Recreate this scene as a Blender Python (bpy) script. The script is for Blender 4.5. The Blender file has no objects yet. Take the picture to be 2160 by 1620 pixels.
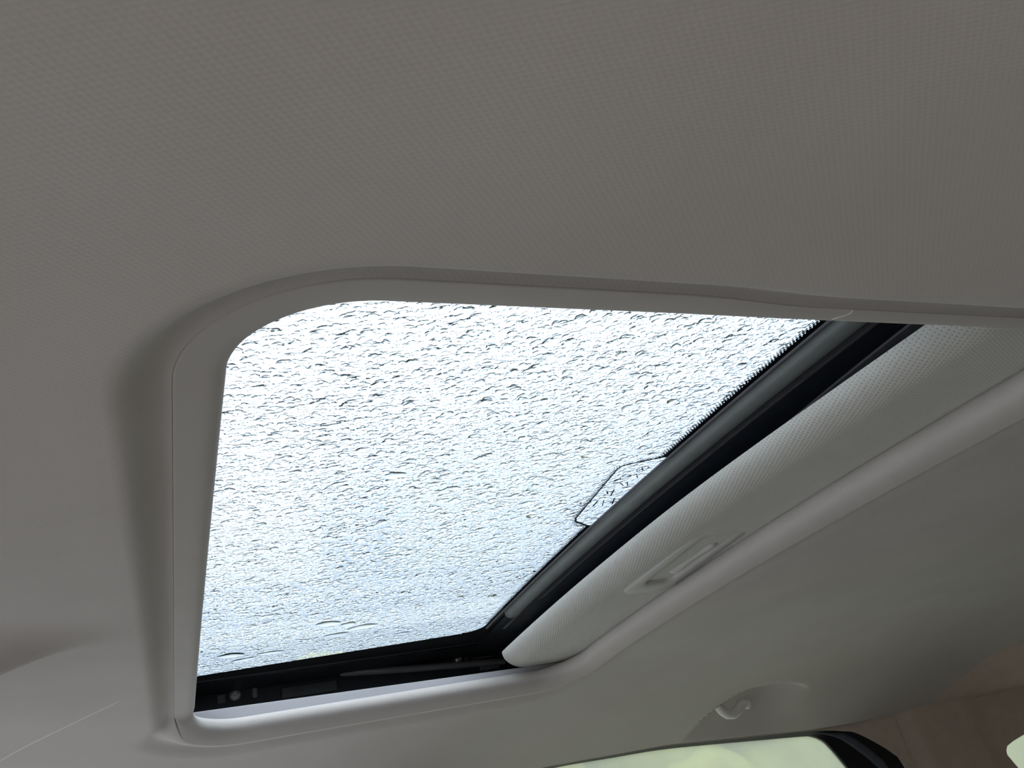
import bpy, bmesh, math, random
import numpy as np
from mathutils import Matrix, Vector

random.seed(7)
rng = np.random.default_rng(11)
scene = bpy.context.scene
COL = scene.collection
Z0 = 1.15            # height of the camera above the ground; cabin heights below are relative to it

# ------------------------------------------------------------------ camera
F_PX = 1650.0
cd = bpy.data.cameras.new('camera')
cd.sensor_width = 36.0
cd.lens = F_PX / 2160.0 * 36.0
cd.clip_start = 0.005
cam = bpy.data.objects.new('camera', cd)
COL.objects.link(cam)
right = Vector((0.918568, -0.332802, -0.213250))
down = Vector((0.0, 0.539514, -0.841977))
fwd = Vector((0.395263, 0.773413, 0.495580))
m = Matrix.Identity(4)
for i in range(3):
    m[i][0] = right[i]; m[i][1] = -down[i]; m[i][2] = -fwd[i]
m[2][3] = Z0
cam.matrix_world = m
scene.camera = cam

# ------------------------------------------------------------------ world: bright overcast sky
w = bpy.data.worlds.new('overcast_sky')
scene.world = w
w.use_nodes = True
nt = w.node_tree
nt.nodes.clear()
out = nt.nodes.new('ShaderNodeOutputWorld')
bg = nt.nodes.new('ShaderNodeBackground')
tc = nt.nodes.new('ShaderNodeTexCoord')
sep = nt.nodes.new('ShaderNodeSeparateXYZ')
ramp = nt.nodes.new('ShaderNodeValToRGB')
noise = nt.nodes.new('ShaderNodeTexNoise')
noise.inputs['Scale'].default_value = 3.2
noise.inputs['Detail'].default_value = 4.0
cr2 = nt.nodes.new('ShaderNodeValToRGB')
mix = nt.nodes.new('ShaderNodeMixRGB'); mix.blend_type = 'MULTIPLY'; mix.inputs[0].default_value = 1.0
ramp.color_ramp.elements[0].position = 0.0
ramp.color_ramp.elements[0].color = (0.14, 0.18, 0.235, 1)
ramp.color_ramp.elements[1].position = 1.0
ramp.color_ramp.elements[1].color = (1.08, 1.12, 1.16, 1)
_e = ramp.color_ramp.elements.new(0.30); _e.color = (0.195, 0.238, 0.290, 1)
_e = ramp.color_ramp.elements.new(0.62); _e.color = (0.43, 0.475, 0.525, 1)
cr2.color_ramp.elements[0].position = 0.35
cr2.color_ramp.elements[0].color = (0.84, 0.90, 0.98, 1)
cr2.color_ramp.elements[1].position = 0.62
cr2.color_ramp.elements[1].color = (1.06, 1.05, 1.03, 1)
L = nt.links.new
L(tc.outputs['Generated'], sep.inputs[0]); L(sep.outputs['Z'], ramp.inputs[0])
L(tc.outputs['Generated'], noise.inputs['Vector']); L(noise.outputs['Fac'], cr2.inputs[0])
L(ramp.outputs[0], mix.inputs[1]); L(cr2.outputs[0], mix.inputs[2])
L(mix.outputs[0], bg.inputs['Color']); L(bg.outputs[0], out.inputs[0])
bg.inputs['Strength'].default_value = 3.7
scene.view_settings.view_transform = 'Standard'
scene.view_settings.look = 'None'
scene.view_settings.gamma = 1.0
scene.view_settings.use_curve_mapping = False
scene.view_settings.exposure = 0.0

# ------------------------------------------------------------------ materials
def new_mat(name):
    mt = bpy.data.materials.new(name); mt.use_nodes = True
    n = mt.node_tree; p = n.nodes['Principled BSDF']
    return mt, n, p

def plain(name, col, rough=0.6, spec=0.5, metal=0.0, noise_amt=0.06, noise_scale=40.0):
    mt, n, p = new_mat(name)
    p.inputs['Roughness'].default_value = rough
    p.inputs['Specular IOR Level'].default_value = spec
    p.inputs['Metallic'].default_value = metal
    t = n.nodes.new('ShaderNodeTexCoord'); no = n.nodes.new('ShaderNodeTexNoise')
    no.inputs['Scale'].default_value = noise_scale; no.inputs['Detail'].default_value = 3
    r = n.nodes.new('ShaderNodeValToRGB')
    a, b = 1 - noise_amt, 1 + noise_amt
    r.color_ramp.elements[0].position = 0.3; r.color_ramp.elements[1].position = 0.7
    r.color_ramp.elements[0].color = (col[0]*a, col[1]*a, col[2]*a, 1)
    r.color_ramp.elements[1].color = (col[0]*b, col[1]*b, col[2]*b, 1)
    n.links.new(t.outputs['Object'], no.inputs['Vector']); n.links.new(no.outputs['Fac'], r.inputs[0])
    n.links.new(r.outputs[0], p.inputs['Base Color'])
    return mt

def fabric(name, col, scale, rot, bump=0.25, hole=0.0, hole_dark=0.5, rnd=0.2, dist=0.0008, stretch=1.0, attr=None):
    """knitted headliner cloth: a lattice of tiny loops as relief, optionally with dark pin holes"""
    mt, n, p = new_mat(name)
    p.inputs['Roughness'].default_value = 0.95
    p.inputs['Specular IOR Level'].default_value = 0.1
    try: p.inputs['Sheen Weight'].default_value = 0.15
    except Exception: pass
    t = n.nodes.new('ShaderNodeTexCoord'); mp = n.nodes.new('ShaderNodeMapping')
    mp.inputs['Rotation'].default_value = (0, 0, rot)
    mp.inputs['Scale'].default_value = (1, stretch, 1)
    v = n.nodes.new('ShaderNodeTexVoronoi'); v.voronoi_dimensions = '2D'
    v.inputs['Scale'].default_value = scale; v.inputs['Randomness'].default_value = rnd
    b = n.nodes.new('ShaderNodeBump'); b.inputs['Strength'].default_value = bump; b.inputs['Distance'].default_value = dist
    no = n.nodes.new('ShaderNodeTexNoise'); no.inputs['Scale'].default_value = 9; no.inputs['Detail'].default_value = 5
    r = n.nodes.new('ShaderNodeValToRGB')
    r.color_ramp.elements[0].position = 0.3; r.color_ramp.elements[1].position = 0.7
    r.color_ramp.elements[0].color = (col[0]*.965, col[1]*.96, col[2]*.955, 1)
    r.color_ramp.elements[1].color = (col[0]*1.03, col[1]*1.03, col[2]*1.035, 1)
    k = n.links.new
    if attr:
        at = n.nodes.new('ShaderNodeAttribute'); at.attribute_name = attr; k(at.outputs['Vector'], mp.inputs['Vector'])
    else:
        k(t.outputs['Object'], mp.inputs['Vector'])
    k(mp.outputs[0], v.inputs['Vector'])
    k(v.outputs['Distance'], b.inputs['Height']); k(b.outputs[0], p.inputs['Normal'])
    k(t.outputs['Object'], no.inputs['Vector']); k(no.outputs['Fac'], r.inputs[0])
    if hole > 0:
        cr = n.nodes.new('ShaderNodeValToRGB')
        cr.color_ramp.elements[0].position = hole * .7; cr.color_ramp.elements[1].position = hole * 1.3
        cr.color_ramp.elements[0].color = (hole_dark, hole_dark, hole_dark, 1)
        cr.color_ramp.elements[1].color = (1, 1, 1, 1)
        mx = n.nodes.new('ShaderNodeMixRGB'); mx.blend_type = 'MULTIPLY'; mx.inputs[0].default_value = 1
        k(v.outputs['Distance'], cr.inputs[0]); k(r.outputs[0], mx.inputs[1]); k(cr.outputs[0], mx.inputs[2])
        k(mx.outputs[0], p.inputs['Base Color'])
    else:
        k(r.outputs[0], p.inputs['Base Color'])
    return mt

M = {}
M['headliner'] = fabric('headliner_cloth', (0.628, 0.600, 0.578), 400, 0.6, bump=0.13, stretch=1.5)
M['shade'] = fabric('sunshade_cloth', (0.67, 0.68, 0.64), 330, 0.35, bump=0.45, hole=0.18, hole_dark=0.60, rnd=0.06, attr='cloth')
M['lip'] = plain('trim_strip_plastic', (0.60, 0.57, 0.55), 0.55, 0.3, noise_amt=0.02)
M['guide'] = plain('guide_strip_plastic', (0.52, 0.52, 0.56), 0.45, 0.4, noise_amt=0.02)
M['handle'] = plain('handle_plastic', (0.56, 0.56, 0.55), 0.5, 0.4, noise_amt=0.02)
M['black'] = plain('black_frame', (0.010, 0.014, 0.022), 0.45, 0.35, noise_amt=0.2)
M['gloss_black'] = plain('black_rubber_gloss', (0.03, 0.036, 0.038), 0.33, 0.5, noise_amt=0.1)
M['bar'] = plain('grey_cross_bar', (0.17, 0.19, 0.19), 0.4, 0.5, noise_amt=0.08)
M['rib'] = plain('grey_rib', (0.10, 0.10, 0.115), 0.45, 0.5, noise_amt=0.05)
M['rail'] = plain('dark_rail_metal', (0.16, 0.16, 0.18), 0.45, 0.5, metal=0.3, noise_amt=0.05)
M['screw'] = plain('screw_steel', (0.42, 0.43, 0.44), 0.35, 0.5, metal=0.7, noise_amt=0.1)
M['frit'] = plain('ceramic_frit', (0.008, 0.011, 0.014), 0.5, 0.3, noise_amt=0.1)
M['pillar'] = plain('pillar_trim', (0.68, 0.59, 0.52), 0.8, 0.2, noise_amt=0.04)
M['hook'] = plain('hook_plastic', (0.86, 0.86, 0.82), 0.5, 0.3, noise_amt=0.02)
M['seal'] = plain('window_seal_rubber', (0.010, 0.010, 0.013), 0.55, 0.3, noise_amt=0.1)
M['seal_rib'] = plain('window_seal_rib', (0.075, 0.085, 0.115), 0.5, 0.4, noise_amt=0.1)
M['carpet'] = plain('cabin_carpet', (0.11, 0.095, 0.085), 0.95, 0.1, noise_amt=0.15, noise_scale=60)
M['ground'] = plain('wet_pavement', (0.45, 0.44, 0.435), 0.7, 0.3, noise_amt=0.12, noise_scale=2)
M['reflector'] = plain('warm_bounce_brown', (0.51, 0.40, 0.325), 0.9, 0.2, noise_amt=0.2, noise_scale=12)
M['hedge'] = plain('hedge_leaves', (0.46, 0.50, 0.20), 0.8, 0.2, noise_amt=0.35, noise_scale=3)
M['husk'] = plain('seed_husk', (0.30, 0.27, 0.05), 0.7, 0.3, noise_amt=0.25, noise_scale=600)
M['paint'] = plain('bounce_white', (0.74, 0.75, 0.76), 0.5, 0.4, noise_amt=0.02)
M['dark_paint'] = plain('drop_darkening_black', (0.012, 0.013, 0.015), 0.3, 0.5, noise_amt=0.05)
M['tree'] = plain('tree_foliage', (0.035, 0.045, 0.02), 0.9, 0.1, noise_amt=0.3, noise_scale=2)
M['seam'] = plain('pale_line', (0.74, 0.72, 0.69), 0.7, 0.3, noise_amt=0.02)  # strip joint line, and the lit crease edge put in as pale colour

def thin_glass(name, tint):
    mt = bpy.data.materials.new(name); mt.use_nodes = True
    n = mt.node_tree; n.nodes.clear()
    o = n.nodes.new('ShaderNodeOutputMaterial'); tr = n.nodes.new('ShaderNodeBsdfTransparent')
    gl = n.nodes.new('ShaderNodeBsdfGlossy'); fr = n.nodes.new('ShaderNodeFresnel'); mx = n.nodes.new('ShaderNodeMixShader')
    tr.inputs['Color'].default_value = (*tint, 1); gl.inputs['Roughness'].default_value = 0.02
    fr.inputs['IOR'].default_value = 1.35
    n.links.new(fr.outputs[0], mx.inputs[0]); n.links.new(tr.outputs[0], mx.inputs[1]); n.links.new(gl.outputs[0], mx.inputs[2])
    n.links.new(mx.outputs[0], o.inputs[0])
    return mt
M['pane'] = thin_glass('sunroof_pane_glass', (0.985, 0.995, 0.995))

def water(name):
    mt = bpy.data.materials.new(name); mt.use_nodes = True
    n = mt.node_tree; n.nodes.clear()
    o = n.nodes.new('ShaderNodeOutputMaterial'); g = n.nodes.new('ShaderNodeBsdfGlass')
    g.inputs['IOR'].default_value = 1.333; g.inputs['Roughness'].default_value = 0.0
    g.inputs['Color'].default_value = (0.99, 1.0, 1.0, 1)
    n.links.new(g.outputs[0], o.inputs[0])
    return mt
M['water'] = water('rain_water')

def misted(name):
    mt = bpy.data.materials.new(name); mt.use_nodes = True
    n = mt.node_tree; n.nodes.clear()
    o = n.nodes.new('ShaderNodeOutputMaterial'); tr = n.nodes.new('ShaderNodeBsdfTransparent')
    tl = n.nodes.new('ShaderNodeBsdfTranslucent'); mx = n.nodes.new('ShaderNodeMixShader')
    no = n.nodes.new('ShaderNodeTexNoise'); no.inputs['Scale'].default_value = 14; no.inputs['Detail'].default_value = 6
    t = n.nodes.new('ShaderNodeTexCoord'); r = n.nodes.new('ShaderNodeMapRange')
    r.inputs['To Min'].default_value = 0.40; r.inputs['To Max'].default_value = 0.70
    tl.inputs['Color'].default_value = (0.59, 0.61, 0.56, 1); tr.inputs['Color'].default_value = (0.97, 0.96, 0.80, 1)
    n.links.new(t.outputs['Object'], no.inputs['Vector']); n.links.new(no.outputs['Fac'], r.inputs[0])
    n.links.new(r.outputs[0], mx.inputs[0]); n.links.new(tr.outputs[0], mx.inputs[1]); n.links.new(tl.outputs[0], mx.inputs[2])
    n.links.new(mx.outputs[0], o.inputs[0])
    return mt
M['misted'] = misted('misted_window_glass')

# ------------------------------------------------------------------ helpers
def obj(name, verts, faces, mat, parent=None, smooth=True, angle=None):
    me = bpy.data.meshes.new(name)
    me.from_pydata([tuple(v) for v in verts], [], faces)
    me.validate(); me.update()
    if smooth:
        me.polygons.foreach_set('use_smooth', [True] * len(me.polygons))
        if angle is not None:
            me.set_sharp_from_angle(angle=angle)
    o = bpy.data.objects.new(name, me); COL.objects.link(o)
    me.materials.append(M[mat])
    if parent is not None: o.parent = parent
    else: o.location.z = Z0
    return o

def thing(name, label, cat, loc=(0, 0, 0), group=None):
    o = bpy.data.objects.new(name, None); COL.objects.link(o)
    o.empty_display_size = 0.02
    o.location = (loc[0], loc[1], loc[2] + Z0)
    o['label'] = label; o['category'] = cat
    if group: o['group'] = group
    return o

def tag(o, label=None, cat=None, group=None, kind=None):
    if label: o['label'] = label
    if cat: o['category'] = cat
    if group: o['group'] = group
    if kind: o['kind'] = kind
    return o

class MB:
    def __init__(s, org=(0, 0, 0)): s.v = []; s.f = []; s.o = np.array(org, float)
    def add(s, vs, fs):
        k = len(s.v); s.v += [tuple(np.array(p, float) - s.o) for p in vs]; s.f += [tuple(i + k for i in f) for f in fs]
    def grid(s, P, flip=False):
        """P: rows x cols x 3 array"""
        P = np.asarray(P, float); n, m_ = P.shape[:2]
        fs = []
        for i in range(n - 1):
            for j in range(m_ - 1):
                q = (i*m_+j, i*m_+j+1, (i+1)*m_+j+1, (i+1)*m_+j)
                fs.append(q[::-1] if flip else q)
        s.add(P.reshape(-1, 3), fs)
    def box(s, x0, x1, y0, y1, z0, z1):
        v = [(x, y, z) for x in (x0, x1) for y in (y0, y1) for z in (z0, z1)]
        s.add(v, [(0,1,3,2),(4,6,7,5),(0,4,5,1),(2,3,7,6),(0,2,6,4),(1,5,7,3)])
    def tube(s, pts, r, n=10, squash=None):
        pts = [np.array(p, float) for p in pts]; k = len(pts); rr = r if hasattr(r, '__len__') else [r]*k
        vs = []; prev = None
        for i in range(k):
            d = pts[min(i+1, k-1)] - pts[max(i-1, 0)]; d /= np.linalg.norm(d)
            a = np.array((0, 0, 1.0)) if abs(d[2]) < .9 else np.array((1.0, 0, 0))
            u = np.cross(d, a); u /= np.linalg.norm(u); vv = np.cross(u, d)
            for j in range(n):
                t = 2*math.pi*j/n
                vs.append(pts[i] + rr[i]*(math.cos(t)*u + math.sin(t)*vv))
        fs = [(i*n+j, i*n+(j+1) % n, (i+1)*n+(j+1) % n, (i+1)*n+j) for i in range(k-1) for j in range(n)]
        fs += [tuple(range(n))[::-1], tuple(range((k-1)*n, k*n))]
        s.add(vs, fs)
    def prism(s, poly, axis, a, b):
        """closed polygon extruded from a to b along axis; poly gives the other two coords in order"""
        n = len(poly)
        def P(p, t):
            if axis == 'y': return (p[0], t, p[1])
            if axis == 'z': return (p[0], p[1], t)
            return (t, p[0], p[1])
        vs = [P(p, a) for p in poly] + [P(p, b) for p in poly]
        fs = [tuple(range(n))[::-1], tuple(range(n, 2*n))] + [(i, (i+1) % n, n+(i+1) % n, n+i) for i in range(n)]
        s.add(vs, fs)
    def build(s, name, mat, parent=None, smooth=True, angle=math.radians(40)):
        return obj(name, s.v, s.f, mat, parent, smooth, angle)

def sm(a, b, x):
    t = np.clip((np.asarray(x, float) - a) / (b - a), 0, 1); return t*t*(3 - 2*t)

def roofline(y):
    return 0.2011 - 0.055*(np.asarray(y, float) - 0.82)**2

def cassette_line(y):      # crown of the metal roof that carries the glass, above the headliner's own crown
    return 0.2182 - 0.0507*(np.asarray(y, float) - 0.890)**2

def ceil_z(x, y):
    x = np.asarray(x, float); y = np.asarray(y, float)
    z = roofline(y) - 0.55*np.maximum(0, y - 1.0)**2
    # the edge comes down to the top of the side window
    dfc = np.interp(x, [0.60, 0.84, 0.94, 1.05, 1.165, 1.28], [0.0, 0.0065, 0.0150, 0.0245, 0.0345, 0.040])
    z = z - dfc*np.clip((y - 1.20)/0.188, 0, 1)**2
    z = z - 0.035*np.maximum(0, x - 0.9)**2 * (1 - sm(1.15, 1.35, y))                                # falls towards the tail
    # low padded bulge in front of the opening
    z = z - 0.024*np.exp(-((x + 0.142)/0.056)**2 - (np.minimum(y - 0.668, 0)/0.028)**2 - (np.maximum(y - 0.668, 0)/0.022)**2)
    # pocket behind the coat hook
    top = 1.272 + 9.0*np.maximum(0, 0.985 - x)**2 + 1.2*np.maximum(0, x - 1.0)**2
    ins = sm(-0.004, 0.012, y - top) * sm(0.830, 0.885, x) * (1 - sm(1.02, 1.14, x)) * np.clip((1.386 - y)/0.10, 0, 1)
    z = z + 0.044*ins
    return z

GX0, GX1, GY0, GY1 = -0.0130, 0.4383, 0.2333, 1.1772      # glass panel
# opening of the headliner (inner edge of the lip)
OX0, OX1, OY0, OY1, OR = 0.0208, 0.535, 0.246, 1.095, 0.058
def opening_contour():
    pts = []; nrm = []
    def seg(a, b, n, nx, ny, dens=None):
        ts = np.linspace(0, 1, n, endpoint=False) if dens is None else dens
        for t in ts:
            pts.append((a[0]+(b[0]-a[0])*t, a[1]+(b[1]-a[1])*t)); nrm.append((nx, ny))
    def arc(cx, cy, a0, n):
        for i in range(n):
            t = a0 + (math.pi/2)*i/n
            pts.append((cx+OR*math.cos(t), cy+OR*math.sin(t))); nrm.append((math.cos(t), math.sin(t)))
    x0, x1, y0, y1, r = OX0, OX1, OY0, OY1, OR
    # rear side, going towards the far side; extra samples where the rays cross the hook pocket
    ta = np.linspace(0, 1, 90, endpoint=False)
    lo, hi = (0.80-(y0+r))/((y1-r)-(y0+r)), (1.0-(y0+r))/((y1-r)-(y0+r))
    ta = np.unique(np.concatenate([ta, np.linspace(lo, hi, 170)]))
    seg((x1, y0+r), (x1, y1-r), 0, 1, 0, ta)
    arc(x1-r, y1-r, 0, 30)
    seg((x1-r, y1), (x0+r, y1), 60, 0, 1)
    arc(x0+r, y1-r, math.pi/2, 24)
    seg((x0, y1-r), (x0, y0+r), 110, -1, 0)
    arc(x0+r, y0+r, math.pi, 30)
    seg((x0+r, y0), (x1-r, y0), 60, 0, -1)
    arc(x1-r, y0+r, 1.5*math.pi, 24)
    return np.array(pts), np.array(nrm)
CP, CN = opening_contour()
# how far each contour point belongs to the far / rear (soft roll) sides
FAR = np.clip(CN[:, 1], 0, 1)
REAR = np.clip(CN[:, 0], 0, 1)
NEAR = np.clip(-CN[:, 1], 0, 1)
SOFT = np.clip(1.7*(FAR + REAR), 0, 1); SOFT = SOFT*SOFT*(3 - 2*SOFT)
lipw = 0.0224 - 0.0050*NEAR*sm(0.21, 0.29, CP[:, 0])

def ring(d):
    d = np.broadcast_to(np.asarray(d, float), (len(CP),))
    return CP + CN*d[:, None]

# ------------------------------------------------------------------ setting: headliner
DX0, DX1, DY0, DY1 = -0.45, 1.95, -0.22, 1.388
OD = 0.085
rows = []
crease = 0.0022*(1 - SOFT)
# (t, height above the headliner) outward from the lip's outer edge to OD
prof = [(0.0, 0.0135), (0.0, 0.0100), (0.03, 0.0108), (0.08, 0.0119), (0.125, 0.0119), (0.165, 0.0106), (0.20, 0.0081),
        (0.235, 0.0050), (0.265, 0.0027), (0.30, 0.0008), (0.345, -0.0005), (0.43, -0.0008), (0.7, 0.0), (1.0, 0.0)]
prof_soft = [(0.0, -0.0076), (0.0, -0.0086), (0.05, -0.0087), (0.12, -0.0080), (0.19, -0.0062), (0.26, -0.0038), (0.33, -0.0012),
             (0.40, 0.0020), (0.48, 0.0045), (0.57, 0.0055), (0.67, 0.0046), (0.78, 0.0024), (0.9, 0.0006), (1.0, 0.0)]
pt = np.array([p[0] for p in prof]); pz = np.array([p[1] for p in prof])
qt = np.array([p[0] for p in prof_soft]); qz = np.array([p[1] for p in prof_soft])
for k in range(len(prof)):
    t = pt[k]*(1-SOFT) + qt[k]*SOFT
    zz = pz[k]*(1-SOFT) + qz[k]*SOFT
    d = lipw - 0.0002 + t*(OD - lipw)
    P = ring(d)
    rows.append(np.column_stack([P, ceil_z(P[:, 0], P[:, 1]) + zz]))
P0 = ring(OD)
C0 = np.array(((OX0+OX1)/2, (OY0+OY1)/2))
dirv = P0 - C0
with np.errstate(divide='ignore'):
    tx = np.where(dirv[:, 0] > 0, (DX1 - C0[0])/dirv[:, 0], (DX0 - C0[0])/dirv[:, 0])
    ty = np.where(dirv[:, 1] > 0, (DY1 - C0[1])/dirv[:, 1], (DY0 - C0[1])/dirv[:, 1])
tt = np.minimum(np.abs(tx), np.abs(ty))
PO = C0 + dirv*tt[:, None]
# pull the samples next to the outer corners onto the corners
for cx in (DX0, DX1):
    for cy in (DY0, DY1):
        i = np.argmin((PO[:, 0]-cx)**2 + (PO[:, 1]-cy)**2); PO[i] = (cx, cy)
NR = 95
for k in range(1, NR + 1):
    t = (k/NR)
    t = 0.35*t + 0.65*t**1.0
    P = P0*(1-t) + PO*t
    rows.append(np.column_stack([P, ceil_z(P[:, 0], P[:, 1])]))
G = np.array(rows); G = np.concatenate([G, G[:, :1]], axis=1)
mb = MB(); mb.grid(G, flip=False)
ceiling = mb.build('ceiling', 'headliner', angle=math.radians(50))
tag(ceiling, 'warm grey cloth headliner around the sunroof opening', kind='structure')

# pale bead in the headliner's front corner, painting the lit edge of a crease
mb = MB()
line = [(-0.185, 1.078), (-0.15, 1.030), (-0.11, 0.975), (-0.08, 0.933), (-0.055, 0.898), (-0.046, 0.884)]
mb.tube([(x, y, float(ceil_z(x, y)) + 0.0002) for x, y in line], [0.0011, 0.0011, 0.0011, 0.001, 0.0008, 0.0002], 8)
mb.build('lit_crease_line', 'seam', ceiling)

# lip strip around the opening
lp = [(0.0, 0.0205), (0.0, 0.0175), (0.0006, 0.0152), (0.0022, 0.0132), (0.005, 0.0118), (0.009, 0.0108), (0.014, 0.0102), (0.019, 0.0098), (0.0217, 0.0097), (0.0222, 0.0104), (0.0222, 0.0135)]
# on the far and rear sides the edge is a full rounded roll that drops below the headliner
NL = 26
ld = np.array([a for a, b in lp]); lz = np.array([b for a, b in lp])
la = np.linspace(0, 1, len(lp)); lq = np.linspace(0, 1, NL)
# resample the flat lip by its own corners so that both profiles have as many rows
ld2 = np.interp(lq, la, ld); lz2 = np.interp(lq, la, lz)
ang = np.linspace(0.10, math.pi*0.86, NL)            # from the top of the roll, round the inner edge, to its underside
rd = 0.0180 - 0.0180*np.sin(ang)
rd = np.where(ang > math.pi/2, 0.0180 - 0.0180*np.sin(ang) + 0.0044*((ang - math.pi/2)/(math.pi*0.36))**2, rd)
rd = np.where(ang > math.pi/2, rd*(0.0224/rd[-1]), rd)
rz = 0.0045 + 0.0145*np.cos(ang)
rz[-1] = -0.0088
rows = []
for k in range(NL):
    d = ld2[k]*lipw/0.0224*(1-SOFT) + rd[k]*SOFT
    z = lz2[k]*(1-SOFT) + rz[k]*SOFT
    P = ring(d)
    rows.append(np.column_stack([P, ceil_z(P[:, 0], P[:, 1]) + z]))
G = np.array(rows); G = np.concatenate([G, G[:, :1]], axis=1)
mb = MB(); mb.grid(G)
lip = mb.build('trim_1', 'lip', angle=math.radians(60))
lip.data.materials.append(M['headliner'])          # the far and rear sides are wrapped in headliner cloth
nc = len(CP)
lip.data.polygons.foreach_set('material_index', [1 if SOFT[(k % nc)] > 0.5 else 0 for k in range(len(lip.data.polygons))])
tag(lip, 'smooth grey lip strip edging the sunroof opening', kind='structure')
# butt joint of the strip on the near side
mb = MB()
jx0, jx1 = 0.309, 0.316
js = []
for t in np.linspace(0, 1, 8):
    d = 0.0174*(1-t) + 0.0055*t
    z = np.interp(d/0.78, [a for a, b in lp[:10]], [b for a, b in lp[:10]])
    y = OY0 - d; x = 0.3155 - 0.001*t + 0.002*math.sin(5*t)
    js.append((x, y, float(ceil_z(x, y)) + z - 0.0001))
mb.tube(js, [0.0002] + [0.0005]*6 + [0.0001], 6)
mb.build('strip_joint', 'seam', lip)

# ------------------------------------------------------------------ setting: side wall with windows
WY = 1.40
hole1 = [(0.36, 0.098), (0.593, 0.1000), (0.736, 0.0970), (0.837, 0.0937), (0.941, 0.0850), (1.05, 0.0755), (1.165, 0.0655),
         (1.214, 0.0590), (1.255, 0.0505), (1.283, 0.0430), (1.322, 0.0190), (1.357, -0.0097), (1.372, -0.0390), (1.405, -0.20), (1.44, -0.45), (0.42, -0.45), (0.37, -0.1)]
glass1 = [(0.375, 0.090), (0.593, 0.0985), (0.736, 0.0945), (0.837, 0.0905), (0.941, 0.0815), (1.05, 0.0705), (1.165, 0.0590),
          (1.190, 0.0545), (1.206, 0.0470), (1.218, 0.0370), (1.232, 0.0140), (1.248, -0.0170), (1.262, -0.050), (1.30, -0.20), (1.35, -0.45), (0.44, -0.45), (0.39, -0.1)]
def smooth_loop(poly, k=5, keep=(0, 14)):
    n_ = len(poly); o_ = []
    for i in range(n_):
        if i < keep[0] + 1 or i >= keep[1]:
            o_.append(poly[i]); continue
        p0, p1, p2, p3 = [np.array(poly[(i+j) % n_]) for j in (-1, 0, 1, 2)]
        for t in np.arange(k)/k:
            q = 0.5*((2*p1) + (p2-p0)*t + (2*p0-5*p1+4*p2-p3)*t*t + (3*p1-p0-3*p2+p3)*t**3)
            o_.append((float(q[0]), float(q[1])))
    return o_
hole1 = smooth_loop(hole1); glass1 = smooth_loop(glass1)
hole2 = [(1.664, -0.066), (1.667, -0.058), (1.676, -0.050), (1.700, -0.044), (1.75, -0.036), (1.90, -0.018), (1.90, -0.40), (1.82, -0.40), (1.71, -0.150), (1.676, -0.092)]
hole0 = [(-1.05, -0.03), (-0.42, 0.092), (0.24, 0.098), (0.26, -0.1), (0.30, -0.45), (-1.05, -0.45)]
bm = bmesh.new()
def loop(poly):
    vs = [bm.verts.new((p[0], WY, p[1])) for p in poly]
    return [bm.edges.new((vs[i], vs[(i+1) % len(vs)])) for i in range(len(vs))]
es = loop([(-1.25, -0.85), (2.0, -0.85), (2.0, 0.14), (-0.45, 0.14), (-1.25, -0.02)])
for h in (hole0, hole1, hole2): es += loop(h)
bmesh.ops.triangle_fill(bm, use_beauty=True, use_dissolve=False, edges=es)
me = bpy.data.meshes.new('wall_right'); bm.to_mesh(me); bm.free()
wall = bpy.data.objects.new('wall_right', me); COL.objects.link(wall); wall.location.z = Z0
me.materials.append(M['pillar'])
sol = wall.modifiers.new('thickness', 'SOLIDIFY'); sol.thickness = 0.012; sol.offset = 0
tag(wall, 'brownish grey pillar trim and door frame beside the windows', kind='structure')

# raised pillar cover towards the tail
mb = MB()
R_ = []
for z in np.linspace(-0.5, 0.16, 34):
    row = []
    for x in np.linspace(1.385, 1.66, 30):
        xl = 1.378 + 0.20*max(0, -z - 0.05)
        xx = xl + 0.022 + (x-1.385)*0.9
        b = 0.008*float(sm(0, 0.05, xx - xl - 0.022))*float(1 - sm(1.59, 1.65, xx - 0.2*max(0, -z-0.05))) * float(1 - sm(0.004, 0.02, z - (0.058 + 0.03*(xx-1.5))))
        row.append((xx, WY - 0.007 - b, z))
    R_.append(row)
mb.grid(R_)
mb.build('pillar_cover', 'pillar', wall)
# quarter trim bulging inwards towards the tail under the roof edge
mb = MB(); R_ = []
for s_ in np.linspace(0, 1, 26):
    row = []
    for x in np.linspace(1.30, 1.95, 40):
        q = float(sm(1.22, 2.1, x))
        z = 0.17 - s_*0.115
        row.append((x, WY - 0.0064 - 0.30*q*(1-s_)**0.8, z))
    R_.append(row)
mb.grid(R_)
mb.build('quarter_trim', 'pillar', wall)

# window 1: pane, seal, rib
win1 = bpy.data.objects.new('window_1', None); COL.objects.link(win1); win1.location = (0.9, WY, Z0 - 0.2)
tag(win1, 'misted side window with rounded rear corner in black seal', kind='structure')
org = (0.9, WY, -0.2)
mb = MB(org)
n = len(hole1)
def strip(mb, A, B, ya, yb):
    vs = [(p[0], ya, p[1]) for p in A] + [(p[0], yb, p[1]) for p in B]
    mb.add(vs, [(i, (i+1) % n, n+(i+1) % n, n+i) for i in range(n)])
strip(mb, hole1, glass1, WY - 0.004, WY + 0.012)
strip(mb, glass1, glass1, WY + 0.012, WY + 0.022)
mb.build('window_seal', 'seal', win1)
mb = MB(org)
ma = [((a[0]*.60+b[0]*.40), (a[1]*.60+b[1]*.40)) for a, b in zip(hole1, glass1)][24:68]
rr = [0.0095*float(sm(0.06, 0.55, q)) + 0.0006 for q in np.linspace(0, 1, len(ma))]
mb.tube([(p[0], WY + 0.004, p[1]) for p in ma], rr, 8)
mb.build('seal_rib', 'seal_rib', win1)
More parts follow.
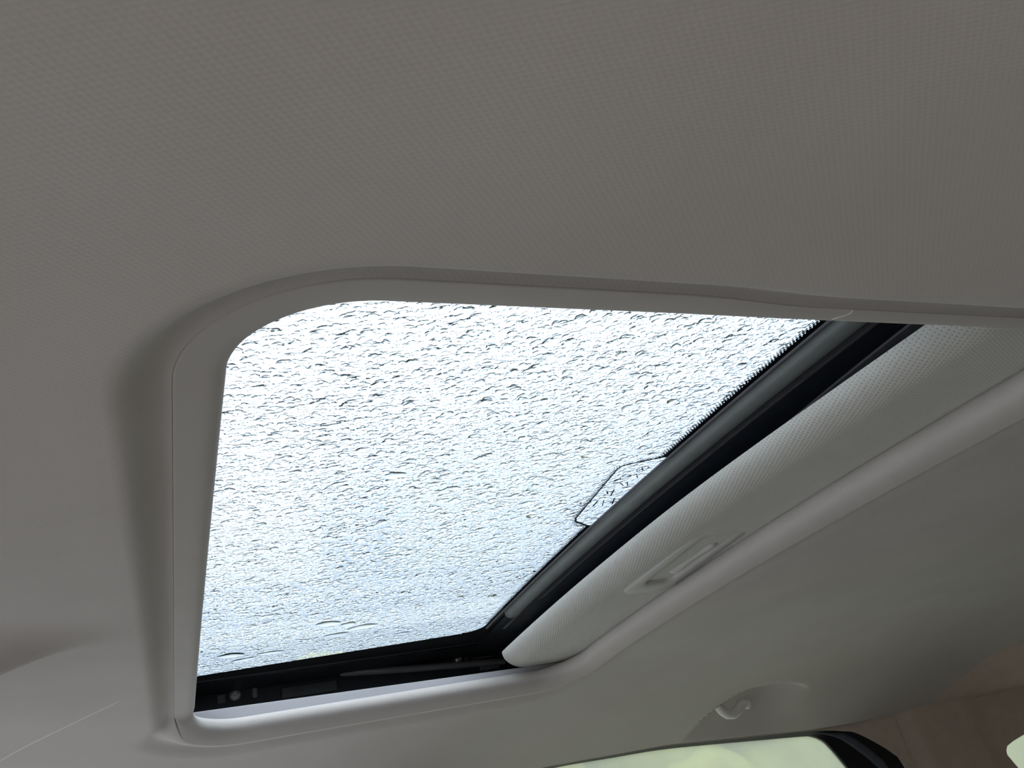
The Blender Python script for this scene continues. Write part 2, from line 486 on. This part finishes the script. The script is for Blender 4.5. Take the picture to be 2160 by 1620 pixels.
mb = MB(org); mb.prism([(p[0], p[1]) for p in glass1], 'y', WY + 0.018, WY + 0.022)
mb.build('pane', 'misted', win1, smooth=False)
# window 2: quarter pane
win2 = bpy.data.objects.new('window_2', None); COL.objects.link(win2); win2.location = (1.78, WY, Z0 - 0.2)
tag(win2, 'misted rear quarter window at the pillar edge', kind='structure')
mb = MB((1.78, WY, -0.2)); mb.prism(hole2, 'y', WY + 0.004, WY + 0.008)
mb.build('pane', 'misted', win2, smooth=False)

# closed tail and cabin floor
mb = MB(); mb.box(1.95, 1.98, -0.22, 1.40, -0.85, 0.17)
tag(mb.build('wall_rear', 'pillar', smooth=False), 'trim closing off the tail of the cabin', kind='structure')
mb = MB(); R_ = []  # unseen bonnet, added to bounce sky light onto the headliner
for x in np.linspace(-2.45, -1.35, 12):
    R_.append([(x, y, -0.33 - 0.10*((x + 1.35)/1.1)**2 - 0.10*((y - 0.62)/0.8)**2) for y in np.linspace(-0.18, 1.42, 14)])
mb.grid(R_)
bn = mb.build('bonnet', 'paint', smooth=True)
bn.modifiers.new('thickness', 'SOLIDIFY').thickness = 0.02
tag(bn, 'unseen silver white bonnet added to bounce light in by the windscreen', kind='structure')
# unseen outer roof skin, added and coloured dark to blacken the drops' edges
mb = MB(); RS = []
gi = [(GX0 - 0.004, GY0 - 0.004), (GX1 + 0.004, GY0 - 0.004), (GX1 + 0.004, GY1 + 0.004), (GX0 - 0.004, GY1 + 0.004)]
go = [(-0.52, -0.30), (2.02, -0.30), (2.02, 1.46), (-0.52, 1.46)]
def skin(t):
    row = []
    for i in range(4):
        for q in np.linspace(0, 1, 16, endpoint=False):
            a = np.array(gi[i])*(1-q) + np.array(gi[(i+1) % 4])*q; b = np.array(go[i])*(1-q) + np.array(go[(i+1) % 4])*q
            p = a*(1-t) + b*t
            row.append((p[0], p[1], float(cassette_line(p[1])) + 0.064 - 0.40*max(0, p[1]-1.2)**2*2 - 0.05*max(0, -p[1]) - 0.0))
    return row + row[:1]
mb.grid([skin(t) for t in np.linspace(0, 1, 14)])
sk = mb.build('roof_darkener', 'dark_paint')
sk.modifiers.new('thickness', 'SOLIDIFY').thickness = 0.0015
tag(sk, 'unseen roof skin around the glass, coloured dark to darken the raindrops', kind='structure')
# unseen ring of dark trees, added to darken the edges of the drops
mb = MB((0, 0, -Z0))
for i in range(130):
    a = 2*math.pi*i/130; rad = 24 + random.uniform(-1.5, 1.5); x, y = rad*math.cos(a), rad*math.sin(a)
    hh = random.uniform(3.6, 5.2); ww = random.uniform(0.8, 1.2); ph = random.random()*6; R_ = []
    for t in np.linspace(0, math.pi, 8):
        R_.append([(x + ww*(1+.2*math.sin(3*b+ph))*math.sin(t)*math.cos(b), y + ww*(1+.2*math.sin(4*b+ph))*math.sin(t)*math.sin(b), -Z0 + hh*0.5*(1 - math.cos(t))) for b in np.linspace(0, 2*math.pi, 10)])
    mb.grid(R_)
ft = mb.build('drop_darkening_trees', 'tree', angle=None); ft.location = (0, 0, 0)
tag(ft, 'unseen belt of dark trees added to darken the raindrops', 'trees', kind='stuff')
mb = MB(); mb.box(-1.25, 0.38, -0.25, -0.22, -0.85, -0.06); mb.box(0.38, 1.95, -0.25, -0.22, -0.85, 0.15)  # unseen door panels, added to shut out light from the near side
tag(mb.build('wall_left_blocker', 'pillar', smooth=False), 'unseen near side door panels added to block light, open above in front', kind='structure')
mb = MB(); mb.box(-1.25, 1.95, -0.22, 1.40, -0.88, -0.85)
tag(mb.build('floor', 'carpet', smooth=False), 'cabin floor carpet', kind='structure')
mb = MB(); mb.box(-40, 40, -40, 40, -Z0 - 0.1, -Z0)
tag(mb.build('ground', 'ground', smooth=False), 'damp pavement outside the car', kind='structure')
mb = MB(); mb.box(-9, 9, -7, -0.45, -Z0, -Z0 + 0.02)  # brown strip added to throw warm light up at the near headliner
tag(mb.build('reflector', 'reflector', smooth=False), 'unseen brown ground verge along the near side of the car', kind='structure')

# ------------------------------------------------------------------ sunroof glass
GZ = 0.0602                           # underside of the glass above the roofline
def gz(y): return cassette_line(y) + GZ
glass = thing('sunroof_glass', 'rain-covered sunroof glass panel with black printed border', 'sunroof', (0.196, 0.65, float(gz(0.65))))
gorg = (0.196, 0.65, float(gz(0.65)))
mb = MB(gorg)
ys = np.linspace(GY0, GY1, 40); xs = np.array((GX0, GX1))
def sheet(off): return [[(x, y, float(gz(y)) + off) for x in xs] for y in ys]
mb.grid(sheet(0.0), flip=True)
pane = mb.build('pane', 'pane', glass)

# printed border (frit): clear field polygon and outer edge
def far_edge(x): return 1.1414 - 0.095*(x - 0.0325)
FX = 0.4139
LY0, LY1 = 0.5512, 0.7183               # the printed label window interrupts the rear border here
mb = MB(gorg)
FZ = -0.0004
def flat(poly_rows):
    mb.grid([[(x, y, float(gz(y)) + FZ) for x, y in r] for r in poly_rows])
flat([[(FX, y), (GX1, y)] for y in np.linspace(GY0, LY0, 16)])
flat([[(0.4269, y), (GX1, y)] for y in np.linspace(LY0, LY1, 10)])
rc = 0.0282
ye = far_edge(FX)
flat([[(FX, y), (GX1, y)] for y in np.linspace(LY1, ye - rc, 14)])
# rounded far corner and far border
rows_ = []
for a in np.linspace(0, math.pi/2, 12):
    x = FX - rc + rc*math.cos(a); y = ye - rc + rc*math.sin(a)
    k = math.tan(min(a, math.pi/2 - a))
    ox, oy = (GX1, ye - rc + (GY1-ye+rc)*k) if a < math.pi/4 else (FX-rc+(GX1-FX+rc)*k, GY1)
    rows_.append([(x, y), (ox, oy)])
flat(rows_)
flat([[(x, far_edge(x) - 0.0000*x), (x, GY1)] for x in np.linspace(FX - rc, GX0, 12)])
flat([[(GX0, y), (0.0109, y)] for y in np.linspace(GY0, GY1, 24)])
flat([[(x, GY0), (x, 0.2843)] for x in np.linspace(GX0, GX1, 12)])
# outline of the label window
tab = [(0.4161, LY1 + 0.0022), (0.3928, 0.7031), (0.3890, 0.6944), (0.3825, 0.6239), (0.3776, 0.5729), (0.3797, 0.5664), (0.3906, 0.5599), (0.4063, 0.5534), (0.4177, 0.5490)]
wd = [0.0030, 0.0024, 0.0022, 0.0017, 0.0017, 0.0020, 0.0022, 0.0024, 0.0030]
lft, rgt = [], []
for i, (p, q) in enumerate(zip(tab, wd)):
    a = np.array(tab[max(i-1, 0)]); b = np.array(tab[min(i+1, len(tab)-1)]); d = (b-a)/np.linalg.norm(b-a); nn = np.array((-d[1], d[0]))
    lft.append(tuple(np.array(p) + nn*q*0.5)); rgt.append(tuple(np.array(p) - nn*q*0.5))
flat([[a, b] for a, b in zip(lft, rgt)])
mb.build('frit_border', 'frit', glass, smooth=False)

# fading dots along the rear border and around the label window
dv, df = [], []
def dot(x, y, r):
    z = float(gz(y)) + FZ - 0.00005; k = len(dv)
    for i in range(8):
        t = i*math.pi/4
        dv.append((x + r*math.cos(t) - gorg[0], y + r*math.sin(t) - gorg[1], z - gorg[2]))
    df.append(tuple(range(k, k+8)))
pitch = 0.0037
for i in range(int((ye - rc - 0.293)/pitch)):
    y = 0.293 + i*pitch
    if LY0 - 0.002 < y < LY1 + 0.002: continue
    dot(FX - 0.0002, y, 0.00135); dot(FX - 0.0021, y + pitch/2, 0.00125); dot(FX - 0.0042, y, 0.00095); dot(FX - 0.0062, y + pitch/2, 0.0006)
for i in range(len(tab)-1):
    a = np.array(tab[i]); b = np.array(tab[i+1]); d = b - a; l = np.linalg.norm(d); d /= l; nn = np.array((d[1], -d[0]))
    if nn[0] > 0: nn = -nn
    for k in range(max(1, int(l/0.0032))):
        p = a + d*(k+.5)*0.0032
        for q, (off, r) in enumerate(((0.0017, 0.0011), (0.0036, 0.0009), (0.0054, 0.0006))):
            pp = p + nn*off + d*(0.0016 if q % 2 else 0); dot(pp[0], pp[1], r)
tag(obj('frit_dots', dv, df, 'frit', glass, smooth=False), 'fading rows of tiny black printed dots', kind='stuff')

# stamped approval marks inside the label window: worn, unreadable strokes and a ring
mb = MB(gorg)
def stroke(pts, wdt=0.0011):
    for a, b in zip(pts[:-1], pts[1:]):
        a = np.array(a); b = np.array(b); d = b-a; l = np.linalg.norm(d)
        if l < 1e-6: continue
        d /= l; nn = np.array((-d[1], d[0]))*wdt/2
        vs = [a-nn, b-nn, b+nn, a+nn]
        mb.add([(p[0], p[1], float(gz(p[1])) + FZ) for p in vs], [(0, 1, 2, 3)])
def ringmark(cx, cy, rx, ry, n=14): stroke([(cx+rx*math.cos(2*math.pi*i/n), cy+ry*math.sin(2*math.pi*i/n)) for i in range(n+1)], 0.0009)
ringmark(0.4063, 0.5751, 0.0056, 0.0065); stroke([(0.4036, 0.5718), (0.4085, 0.5783)]); stroke([(0.4038, 0.5783), (0.4085, 0.5729)])
ringmark(0.3966, 0.5924, 0.0054, 0.0050); stroke([(0.3936, 0.5924), (0.4004, 0.5924)])
stroke([(0.4134, 0.5837), (0.4080, 0.5902), (0.4123, 0.5957)])
stroke([(0.3971, 0.6054), (0.4058, 0.6141)]); stroke([(0.4058, 0.6054), (0.4101, 0.6141), (0.4161, 0.6098)])
stroke([(0.3928, 0.6250), (0.3971, 0.6326)], 0.0017); stroke([(0.3993, 0.6217), (0.4031, 0.6380)], 0.0017); stroke([(0.4031, 0.6380), (0.4123, 0.6293)])
stroke([(0.3939, 0.6488), (0.3949, 0.6640)], 0.0020); stroke([(0.4004, 0.6477), (0.4063, 0.6640)]); stroke([(0.4112, 0.6445), (0.4166, 0.6618)], 0.0016)
stroke([(0.4004, 0.6564), (0.4123, 0.6521)])
mb.build('stamped_marks', 'frit', glass, smooth=False)

# ------------------------------------------------------------------ rain drops on top of the glass (nobody could count them)
def drop_field():
    V = []; F = []; base = 0
    puddles = [(0.1649, 0.5642, 0.0109, 0.0063, 0.3797), (0.1736, 0.9830, 0.0163, 0.0109, 0.3255), (0.2224, 1.0145, 0.0184, 0.0109, -0.2170), (0.1931, 1.0362, 0.0174, 0.0087, 0.1085),
               (0.2007, 0.9960, 0.0109, 0.0087, 0.7595), (0.0651, 1.0687, 0.0174, 0.0109, 0.2170), (0.0814, 1.0958, 0.0152, 0.0087, -0.2170), (0.1139, 1.0796, 0.0174, 0.0076, 0.1085),
               (0.2875, 1.0687, 0.0109, 0.0065, 0.0000), (0.0488, 0.3255, 0.0065, 0.0054, 0.3255)]
    drops = []
    cell = 0.0039
    for gx in np.arange(0.004, 0.428, cell):
        for gy in np.arange(0.284, 1.15, cell*1.05):
            x = gx + rng.uniform(-.46, .46)*cell; y = gy + rng.uniform(-.46, .46)*cell
            if any(((x-a)/ (rx*1.15))**2 + ((y-b)/(ry*1.25))**2 < 1 for a, b, rx, ry, _ in puddles): continue
            u = rng.random()
            r = cell*(0.30 + 0.36*rng.random()**1.2) if u < .86 else cell*(0.66 + 0.36*rng.random())
            drops.append((x, y, r*rng.uniform(1.0, 1.5), r*rng.uniform(0.82, 1.12), rng.normal(-0.35, 0.45), 12 if r > 0.0013 else 9, rng.uniform(0.20, 0.34)))
    for a, b, rx, ry, an in puddles:
        drops.append((a, b, rx, ry, an, 26, 0.16))
    for (x, y, rx, ry, an, n, hk) in drops:
        h = hk*min(rx, ry)
        ph = rng.uniform(0, 2*math.pi, 3); am = rng.uniform(0.02, 0.13, 3)
        t = np.arange(n)*2*math.pi/n
        w_ = 1 + am[0]*np.cos(2*t+ph[0]) + am[1]*np.cos(3*t+ph[1]) + 0.6*am[2]*np.cos(5*t+ph[2])
        ca, sa = math.cos(an), math.sin(an)
        rings_ = [(1.0, 0.0), (0.88, 0.27), (0.66, 0.60), (0.36, 0.88)] if n > 9 else [(1.0, 0.0), (0.80, 0.40), (0.45, 0.80)]
        z0 = float(gz(y)) + 0.0002
        pts = []
        for q, hz in rings_:
            ex = rx*q*w_*np.cos(t); ey = ry*q*w_*np.sin(t)
            pts.append(np.column_stack([x + ca*ex - sa*ey, y + sa*ex + ca*ey, np.full(n, z0 + h*hz)]))
        pts.append(np.array([[x, y, z0 + h]]))
        P = np.concatenate(pts); V.append(P)
        k = len(rings_)
        for r_ in range(k-1):
            for i in range(n):
                j = (i+1) % n
                F.append((base+r_*n+i, base+r_*n+j, base+(r_+1)*n+j, base+(r_+1)*n+i))
        for i in range(n): F.append((base+(k-1)*n+i, base+(k-1)*n+(i+1) % n, base+k*n))
        F.append(tuple(base+i for i in range(n))[::-1])
        base += len(P)
    return np.concatenate(V), F
V, F = drop_field()
V[:, :3] -= np.array((0.196, 0.65, 0.0))
me = bpy.data.meshes.new('raindrops')
me.from_pydata(V.tolist(), [], F); me.update()
me.polygons.foreach_set('use_smooth', [len(f) < 9 for f in F])
me.set_sharp_from_angle(angle=math.radians(75))
rain = bpy.data.objects.new('raindrops', me); COL.objects.link(rain); rain.location = (0.196, 0.65, Z0)
me.materials.append(M['water'])
tag(rain, 'thousands of raindrops beading on the sunroof glass', 'raindrops', kind='stuff')

# seed husks lying on the glass
hk = [(0.3322, 0.6857, 0.0046, 0.6510, 'olive seed husk on the glass left of the printed label'),
      (0.3347, 0.9385, 0.0065, 0.5425, 'curled olive husk nearest the glass panel\'s far rear corner, left one'),
      (0.3830, 0.9505, 0.0067, 0.1085, 'long yellowish husk beside the border at the far rear corner'),
      (0.3787, 0.6575, 0.0037, 1.0850, 'small yellow husk touching the dotted edge of the printed label'),
      (0.3320, 0.5479, 0.0033, 0.2170, 'tiny brown husk on the glass above the printed label')]
for x, y, l, a, lab in hk:
    rows_ = []
    zc = float(gz(y))
    for i in range(9):
        t = i/8*2 - 1; ww = 0.30*l*math.sqrt(max(0, 1 - t*t)) + 0.00015
        row = []
        for j in range(5):
            s_ = j/4*2 - 1
            px, py = t*l, s_*ww + 0.25*l*t*t
            row.append((px*math.cos(a) - py*math.sin(a), px*math.sin(a) + py*math.cos(a), 0.0022 + 0.0010*(1 - s_*s_)))
        rows_.append(row)
    mb = MB(); mb.grid(rows_)
    o = mb.build('seed_husk', 'husk'); o.location = (x, y, zc + Z0)
    so = o.modifiers.new('thickness', 'SOLIDIFY'); so.thickness = 0.0003
    tag(o, lab, 'seed husk', 'seed husks on the glass')

# ------------------------------------------------------------------ sunroof frame (black cassette)
frame = thing('sunroof_cassette', 'black sunroof frame with cross bar, rails and screws', 'frame', (0.5425, 1.2369, 0.2170))
forg = (0.5425, 1.2369, 0.2170)
def rl(y): return float(cassette_line(y))
# housing skirts that close the cassette all round
def skirt(name, path, z0, z1, mat='black'):
    mb = MB(forg)
    mb.grid([[(x, y, rl(y) + z0), (x, y, rl(y) + z1)] for x, y in path])
    o = mb.build(name, mat, frame, smooth=False)
    so = o.modifiers.new('thickness', 'SOLIDIFY'); so.thickness = 0.002; so.offset = 0
    return o
skirt('side_wall', [(x, 1.2391) for x in np.linspace(-0.0651, 0.8680, 20)], 0.0033, 0.0716)
skirt('side_wall', [(x, 0.2007) for x in np.linspace(-0.0651, 0.8680, 20)], 0.0022, 0.0716)
skirt('front_wall', [(-0.0651, y) for y in np.linspace(0.2007, 1.2391, 20)], 0.0022, 0.0716)
skirt('rear_wall', [(0.8680, y) for y in np.linspace(0.2007, 1.2391, 20)], 0.0033, 0.0716)
def plate(name, x0, x1, y0, y1, z, th=0.003, mat='black', nx=2):
    mb = MB(forg)
    ys = np.linspace(y0, y1, 24); xs = np.linspace(x0, x1, nx)
    mb.grid([[(x, y, rl(y) + z) for x in xs] for y in ys], flip=True)
    o = mb.build(name, mat, frame)
    so = o.modifiers.new('thickness', 'SOLIDIFY'); so.thickness = th; so.offset = -1
    return o
plate('cross_member', 0.4302, 0.8680, 0.2007, 1.2391, 0.0570)
plate('side_flange', -0.0651, 0.4302, 1.1696, 1.2391, 0.0570)
plate('side_flange', -0.0651, 0.4302, 0.2007, 0.2409, 0.0570)
plate('front_flange', -0.0651, -0.0087, 0.2409, 1.1696, 0.0570)
def profile_bar(name, mat, prof, y0, y1, taper0=0.0, taper1=0.0, n=40):
    """bar running across the car, section prof [(x, z above the roofline)] seen from below"""
    mb = MB(forg); cx = sum(p[0] for p in prof)/len(prof); zt = max(p[1] for p in prof)
    R_ = []
    for y in np.linspace(y0, y1, n):
        k = 1.0
        if taper1 and y > y1 - taper1: k = math.sqrt(max(0.0, 1 - ((y - (y1 - taper1))/taper1)**2))
        if taper0 and y < y0 + taper0: k = math.sqrt(max(0.0, 1 - (((y0 + taper0) - y)/taper0)**2))
        k = max(k, 0.03)
        R_.append([(cx + (p[0]-cx)*k, y, rl(y) + zt + (p[1]-zt)*k) for p in prof])
    mb.grid(R_)
    return mb.build(name, mat, frame, angle=math.radians(50))
profile_bar('glass_bead', 'rib', [(0.4148, 0.0572), (0.4151, 0.0554), (0.4164, 0.0551), (0.4172, 0.0572)], 0.2170, 1.0850, n=50)
arcb = [(0.4185, 0.0570)] + [(0.4292 - 0.0104*math.cos(t), 0.0537 - 0.0076*math.sin(t)) for t in np.linspace(0.0542, math.pi-0.0542, 13)] + [(0.4400, 0.0570)]
profile_bar('cross_bar', 'bar', arcb, 0.2170, 1.0253, taper1=0.0174, n=80)
profile_bar('bar_step', 'gloss_black', [(0.4397, 0.0570), (0.4402, 0.0530), (0.4420, 0.0522), (0.4450, 0.0526), (0.4458, 0.0570)], 0.2170, 1.0850)
profile_bar('cross_rib', 'rib', [(0.4535, 0.0570), (0.4537, 0.0536), (0.4546, 0.0530), (0.4575, 0.0530), (0.4583, 0.0537), (0.4585, 0.0570)], 0.2170, 0.9765, taper1=0.0325, n=60)
# grey strip just above the shade's leading edge
mb = MB(forg); R_ = []
for y in np.linspace(0.206, 1.172, 30):
    x0 = 0.4703 - 0.0230*float(sm(0.5968, 0.2170, y)); z = rl(y) + 0.0363
    R_.append([(x0, y, z), (x0 + 0.0011, y, z - 0.0013), (0.5099, y, z - 0.0013)])
mb.grid(R_); mb.build('shade_guide', 'rib', frame)
# far side rail furniture
mb = MB(forg)
mb.tube([(0.2273, 1.2315, 0.2712), (0.2284, 1.2293, 0.2712), (0.2322, 1.2282, 0.2711), (0.3255, 1.2282, 0.2634), (0.4123, 1.2282, 0.2577), (0.4904, 1.2282, 0.2528)], [0.0011, 0.0041, 0.0056, 0.0056, 0.0054, 0.0052], 12)
mb.build('slide_rail', 'rail', frame)
def screw(x, z, r):
    mb = MB(forg); R_ = []
    for q, h in ((1.0, 0.0), (1.0, 0.002), (0.8, 0.0042), (0.42, 0.0055), (0.40, 0.0042), (0.001, 0.0040)):
        R_.append([(x + r*q*math.cos(t), 1.2369 - h, z + r*q*math.sin(t)) for t in np.linspace(0, 2*math.pi, 17)])
    mb.grid(R_); return mb.build('screw', 'screw', frame, angle=math.radians(30))
screw(0.4161, 0.2675, 0.0067)
screw(0.0781, 0.2647, 0.0085)
def lug(x0, x1, z0, z1, dpt, mat='rib'):
    mb = MB(forg); b = 0.0012
    mb.box(x0, x1, 1.2380 - dpt, 1.2391, z0, z1)
    o = mb.build('bracket', mat, frame, smooth=False)
    bv = o.modifiers.new('bevel', 'BEVEL'); bv.width = b; bv.segments = 2
    return o
lug(0.1014, 0.1085, 0.2561, 0.2772, 0.0054, 'rail')
lug(0.0542, 0.0651, 0.2550, 0.2669, 0.0043)
lug(0.1411, 0.2224, 0.2485, 0.2647, 0.0043, 'gloss_black')
lug(0.4492, 0.4828, 0.2452, 0.2561, 0.0065)
lug(0.4264, 0.4340, 0.2615, 0.2745, 0.0054, 'gloss_black')
lug(0.4405, 0.4731, 0.2637, 0.2658, 0.0065)
# light guide strip standing behind the far lip
mb = MB(forg); R_ = []
for x in np.linspace(-0.02, 0.55, 30):
    zt = 0.2245 - 0.0170*(x - 0.03)
    R_.append([(x, 1.1120, zt - 0.018), (x, 1.1125, zt - 0.0018), (x, 1.1130, zt - 0.0006), (x, 1.1145, zt), (x, 1.1165, zt), (x, 1.1165, zt - 0.018)])
mb.grid(R_, flip=True)
g_ = mb.build('guide_strip', 'guide', frame, angle=math.radians(35))
tag(g_, 'pale lilac grey guide strip')

# ------------------------------------------------------------------ sliding sunshade
shade = thing('sunshade', 'pale cloth sliding sunshade with recessed finger handle, half open', 'sunshade', (0.6, 0.65, 0.21))
sorg = (0.6, 0.65, 0.21)
SZ = 0.0168
SX0, SX1, SY0, SY1, SRr = 0.4285, 0.78, 0.195, 1.1085, 0.040
HX0, HX1, HY0, HY1 = 0.4690, 0.5335, 0.590, 0.783            # handle cut-out
def shade_z(x, y):
    u = np.clip((x - SX0)/0.030, 0, 1)
    z = roofline(y) + SZ + 0.0200*(1 - np.sqrt(np.clip(1 - (1-u)**2, 0, 1)))
    e = np.clip((SY1 - y)/0.016, 0, 1)
    return z + 0.004*(1 - np.sqrt(np.clip(1 - (1-e)**2, 0, 1)))
us = 1 - np.cos(np.linspace(0, math.pi/2, 22))
xs = np.concatenate([SX0 + 0.030*us, np.linspace(SX0 + 0.030, SX1, 90)[1:]])
ys = np.concatenate([np.linspace(SY0, 1.06, 150), SY1 - (SY1-1.06)*(np.cos(np.linspace(0, math.pi/2, 22))[1:])])
PX = []
for y in ys:
    # rounded front corner on the far side
    q = max(0.0, y - (SY1 - SRr)); off = SRr - math.sqrt(max(0.0, SRr*SRr - q*q))
    bow = 0.010*float(sm(0.62, 0.22, y))
    row = []
    for x in xs:
        k = (SX1 - x)/(SX1 - SX0)
        u = x
        xx = x + (off + bow)*k**3
        row.append((xx, y, float(shade_z(u, y))))
    PX.append(row)
PX = np.array(PX)
# seat for the handle: the cloth dips around the tray
mb = MB(sorg); mb.grid(PX, flip=True)
# upper face and thickness
UP = PX.copy(); UP[:, :, 2] = np.maximum(roofline(UP[:, :, 1]) + SZ + 0.0205, UP[:, :, 2] + 0.0006)
mb.grid(UP[::6, ::6])
n1, n2 = PX.shape[:2]
edge = [[PX[i, 0], UP[i, 0]] for i in range(n1)]
mb.grid(edge)
edge = [[PX[-1, j], UP[-1, j]] for j in range(n2)]
mb.grid(edge)
pn = mb.build('panel', 'shade', shade, angle=math.radians(60))
# cloth coordinates measured along the curved surface, so the knit keeps its size round the edge
sa_ = np.concatenate([np.zeros((n1, 1)), np.cumsum(np.linalg.norm(np.diff(PX, axis=1), axis=2), axis=1)], axis=1)
cl = np.zeros((len(pn.data.vertices), 3)); cl[:, 0] = np.array([v.co.x for v in pn.data.vertices]); cl[:, 1] = np.array([v.co.y for v in pn.data.vertices])
cl[:n1*n2, 0] = sa_.reshape(-1); cl[:n1*n2, 1] = PX[:, :, 1].reshape(-1)
ca_ = pn.data.attributes.new('cloth', 'FLOAT_VECTOR', 'POINT'); ca_.data.foreach_set('vector', cl.reshape(-1))

# handle: flange, pocket and finger grip, as one moulded tray sitting in the panel
def rrect(cx, cy, hx, hy, r, n=8):
    p = []
    for (sx, sy, a0) in ((1, 1, 0), (-1, 1, math.pi/2), (-1, -1, math.pi), (1, -1, 1.5*math.pi)):
        for i in range(n+1):
            t = a0 + math.pi/2*i/n
            p.append((cx + sx*(hx-r) + r*math.cos(t), cy + sy*(hy-r) + r*math.sin(t)))
    return p
hcx, hcy = (HX0+HX1)/2, (HY0+HY1)/2; hhx, hhy = (HX1-HX0)/2, (HY1-HY0)/2
def flange_z(x, y):   # stands proud at the far end, sinks in at the near end
    return float(roofline(y)) + SZ - 0.0012 - 0.0030*float(sm(hcy - 0.03, HY1, y)) + 0.0020*float(sm(hcy - 0.04, HY0, y))
mb = MB(sorg); R_ = []
for hx, hy, r, dz in ((hhx, hhy, 0.014, 0.004), (hhx, hhy, 0.014, 0.0008), (hhx-0.0008, hhy-0.0008, 0.0135, 0.0), (hhx-0.012, hhy-0.028, 0.012, 0.0),
                      (hhx-0.0135, hhy-0.030, 0.011, 0.0012), (hhx-0.015, hhy-0.033, 0.010, 0.0035)):
    loop_ = rrect(hcx, hcy, hx, hy, r)
    loop_.append(loop_[0])
    R_.append([(x, y, flange_z(x, y) + dz) for x, y in loop_])
mb.grid(R_, flip=False)
hd = mb.build('handle', 'handle', shade, angle=math.radians(50))
tag(hd, 'moulded plastic finger handle')
mb = MB(sorg)
gx0, gx1, gy0, gy1 = hcx - hhx + 0.010, hcx + hhx - 0.010, hcy - hhy + 0.026, hcy + hhy - 0.026
R_ = []
for v in np.linspace(0, 1, 40):
    row = []
    for u in np.linspace(0, 1, 24):
        x = gx0 + (gx1-gx0)*u; y = gy0 + (gy1-gy0)*v
        pocket = 0.0095*math.sin(math.pi*u)**0.5*math.sin(math.pi*v)**0.35
        ridge = 0.0120*math.exp(-((u-0.66)/0.20)**2)*float(sm(0.10, 0.20, v))*float(1 - sm(0.74, 0.90, v))
        row.append((x, y, flange_z(x, y) + 0.0025 + pocket - ridge))
    R_.append(row)
mb.grid(R_, flip=True)
mb.build('finger_pocket', 'handle', hd)

# ------------------------------------------------------------------ coat hook
hook = thing('coat_hook', 'pale U-shaped coat hook in the headliner pocket above the side window', 'hook', (0.95, 1.33, 0.15))
horg = (0.95, 1.33, 0.15)
ypl = 1.315
def unp(px, py, y):
    v = np.array([px-1080, py-810, F_PX]); r = v[0]*np.array(right) + v[1]*np.array(down) + v[2]*np.array(fwd)
    return r*y/r[1]
hp = [(1503, 1462), (1507, 1476), (1514, 1489), (1523, 1500), (1534, 1507), (1545, 1507), (1554, 1501), (1560, 1492), (1565, 1485), (1572, 1484), (1580, 1486)]
hpts = [unp(p[0], p[1], ypl + 0.004*math.sin(i/10*math.pi)) for i, p in enumerate(hp)]
mb = MB(horg)
mb.tube(hpts, [0.0080, 0.0085, 0.0085, 0.0085, 0.0085, 0.0085, 0.0085, 0.0090, 0.0095, 0.0095, 0.0085], 12)
mb.build('hook_arm', 'hook', hook)
mb = MB(horg); c = unp(1512, 1458, ypl + 0.02)
R_ = []
for q, h in ((0.0, 0.0), (0.8, 0.0), (1.0, 0.003), (1.0, 0.012)):
    R_.append([(c[0] + 0.016*q*math.cos(t), c[1] + h*0.6 + 0.010*q*math.sin(t)*0.4, c[2] + 0.010*q*math.sin(t) + h) for t in np.linspace(0, 2*math.pi, 17)])
mb.grid(R_, flip=True); mb.build('hook_base', 'hook', hook)

# ------------------------------------------------------------------ hedge outside the misted windows
mb = MB((4.0, 7.0, -Z0))
for i in range(150):
    x = -3 + 16*(i/150) + random.uniform(-.2, .2); y = 6.8 + random.uniform(-.35, .35); z = -Z0 + random.choice((0.35, 0.9, 1.5, 2.0)) + random.uniform(-.2, .2)
    r = random.uniform(0.42, 0.62); R_ = []
    ph = random.random()*6
    for a in np.linspace(0, math.pi, 9):
        R_.append([(x + r*(1+.12*math.sin(5*b+ph+3*a))*math.sin(a)*math.cos(b), y + r*(1+.12*math.sin(4*b+ph))*math.sin(a)*math.sin(b), max(-Z0, z + r*math.cos(a))) for b in np.linspace(0, 2*math.pi, 13)])
    mb.grid(R_)
hg = mb.build('hedge', 'hedge', smooth=True, angle=None)
hg.location = (4.0, 7.0, 0)
tag(hg, 'pale green hedge blurred behind the misted side window', 'hedge')
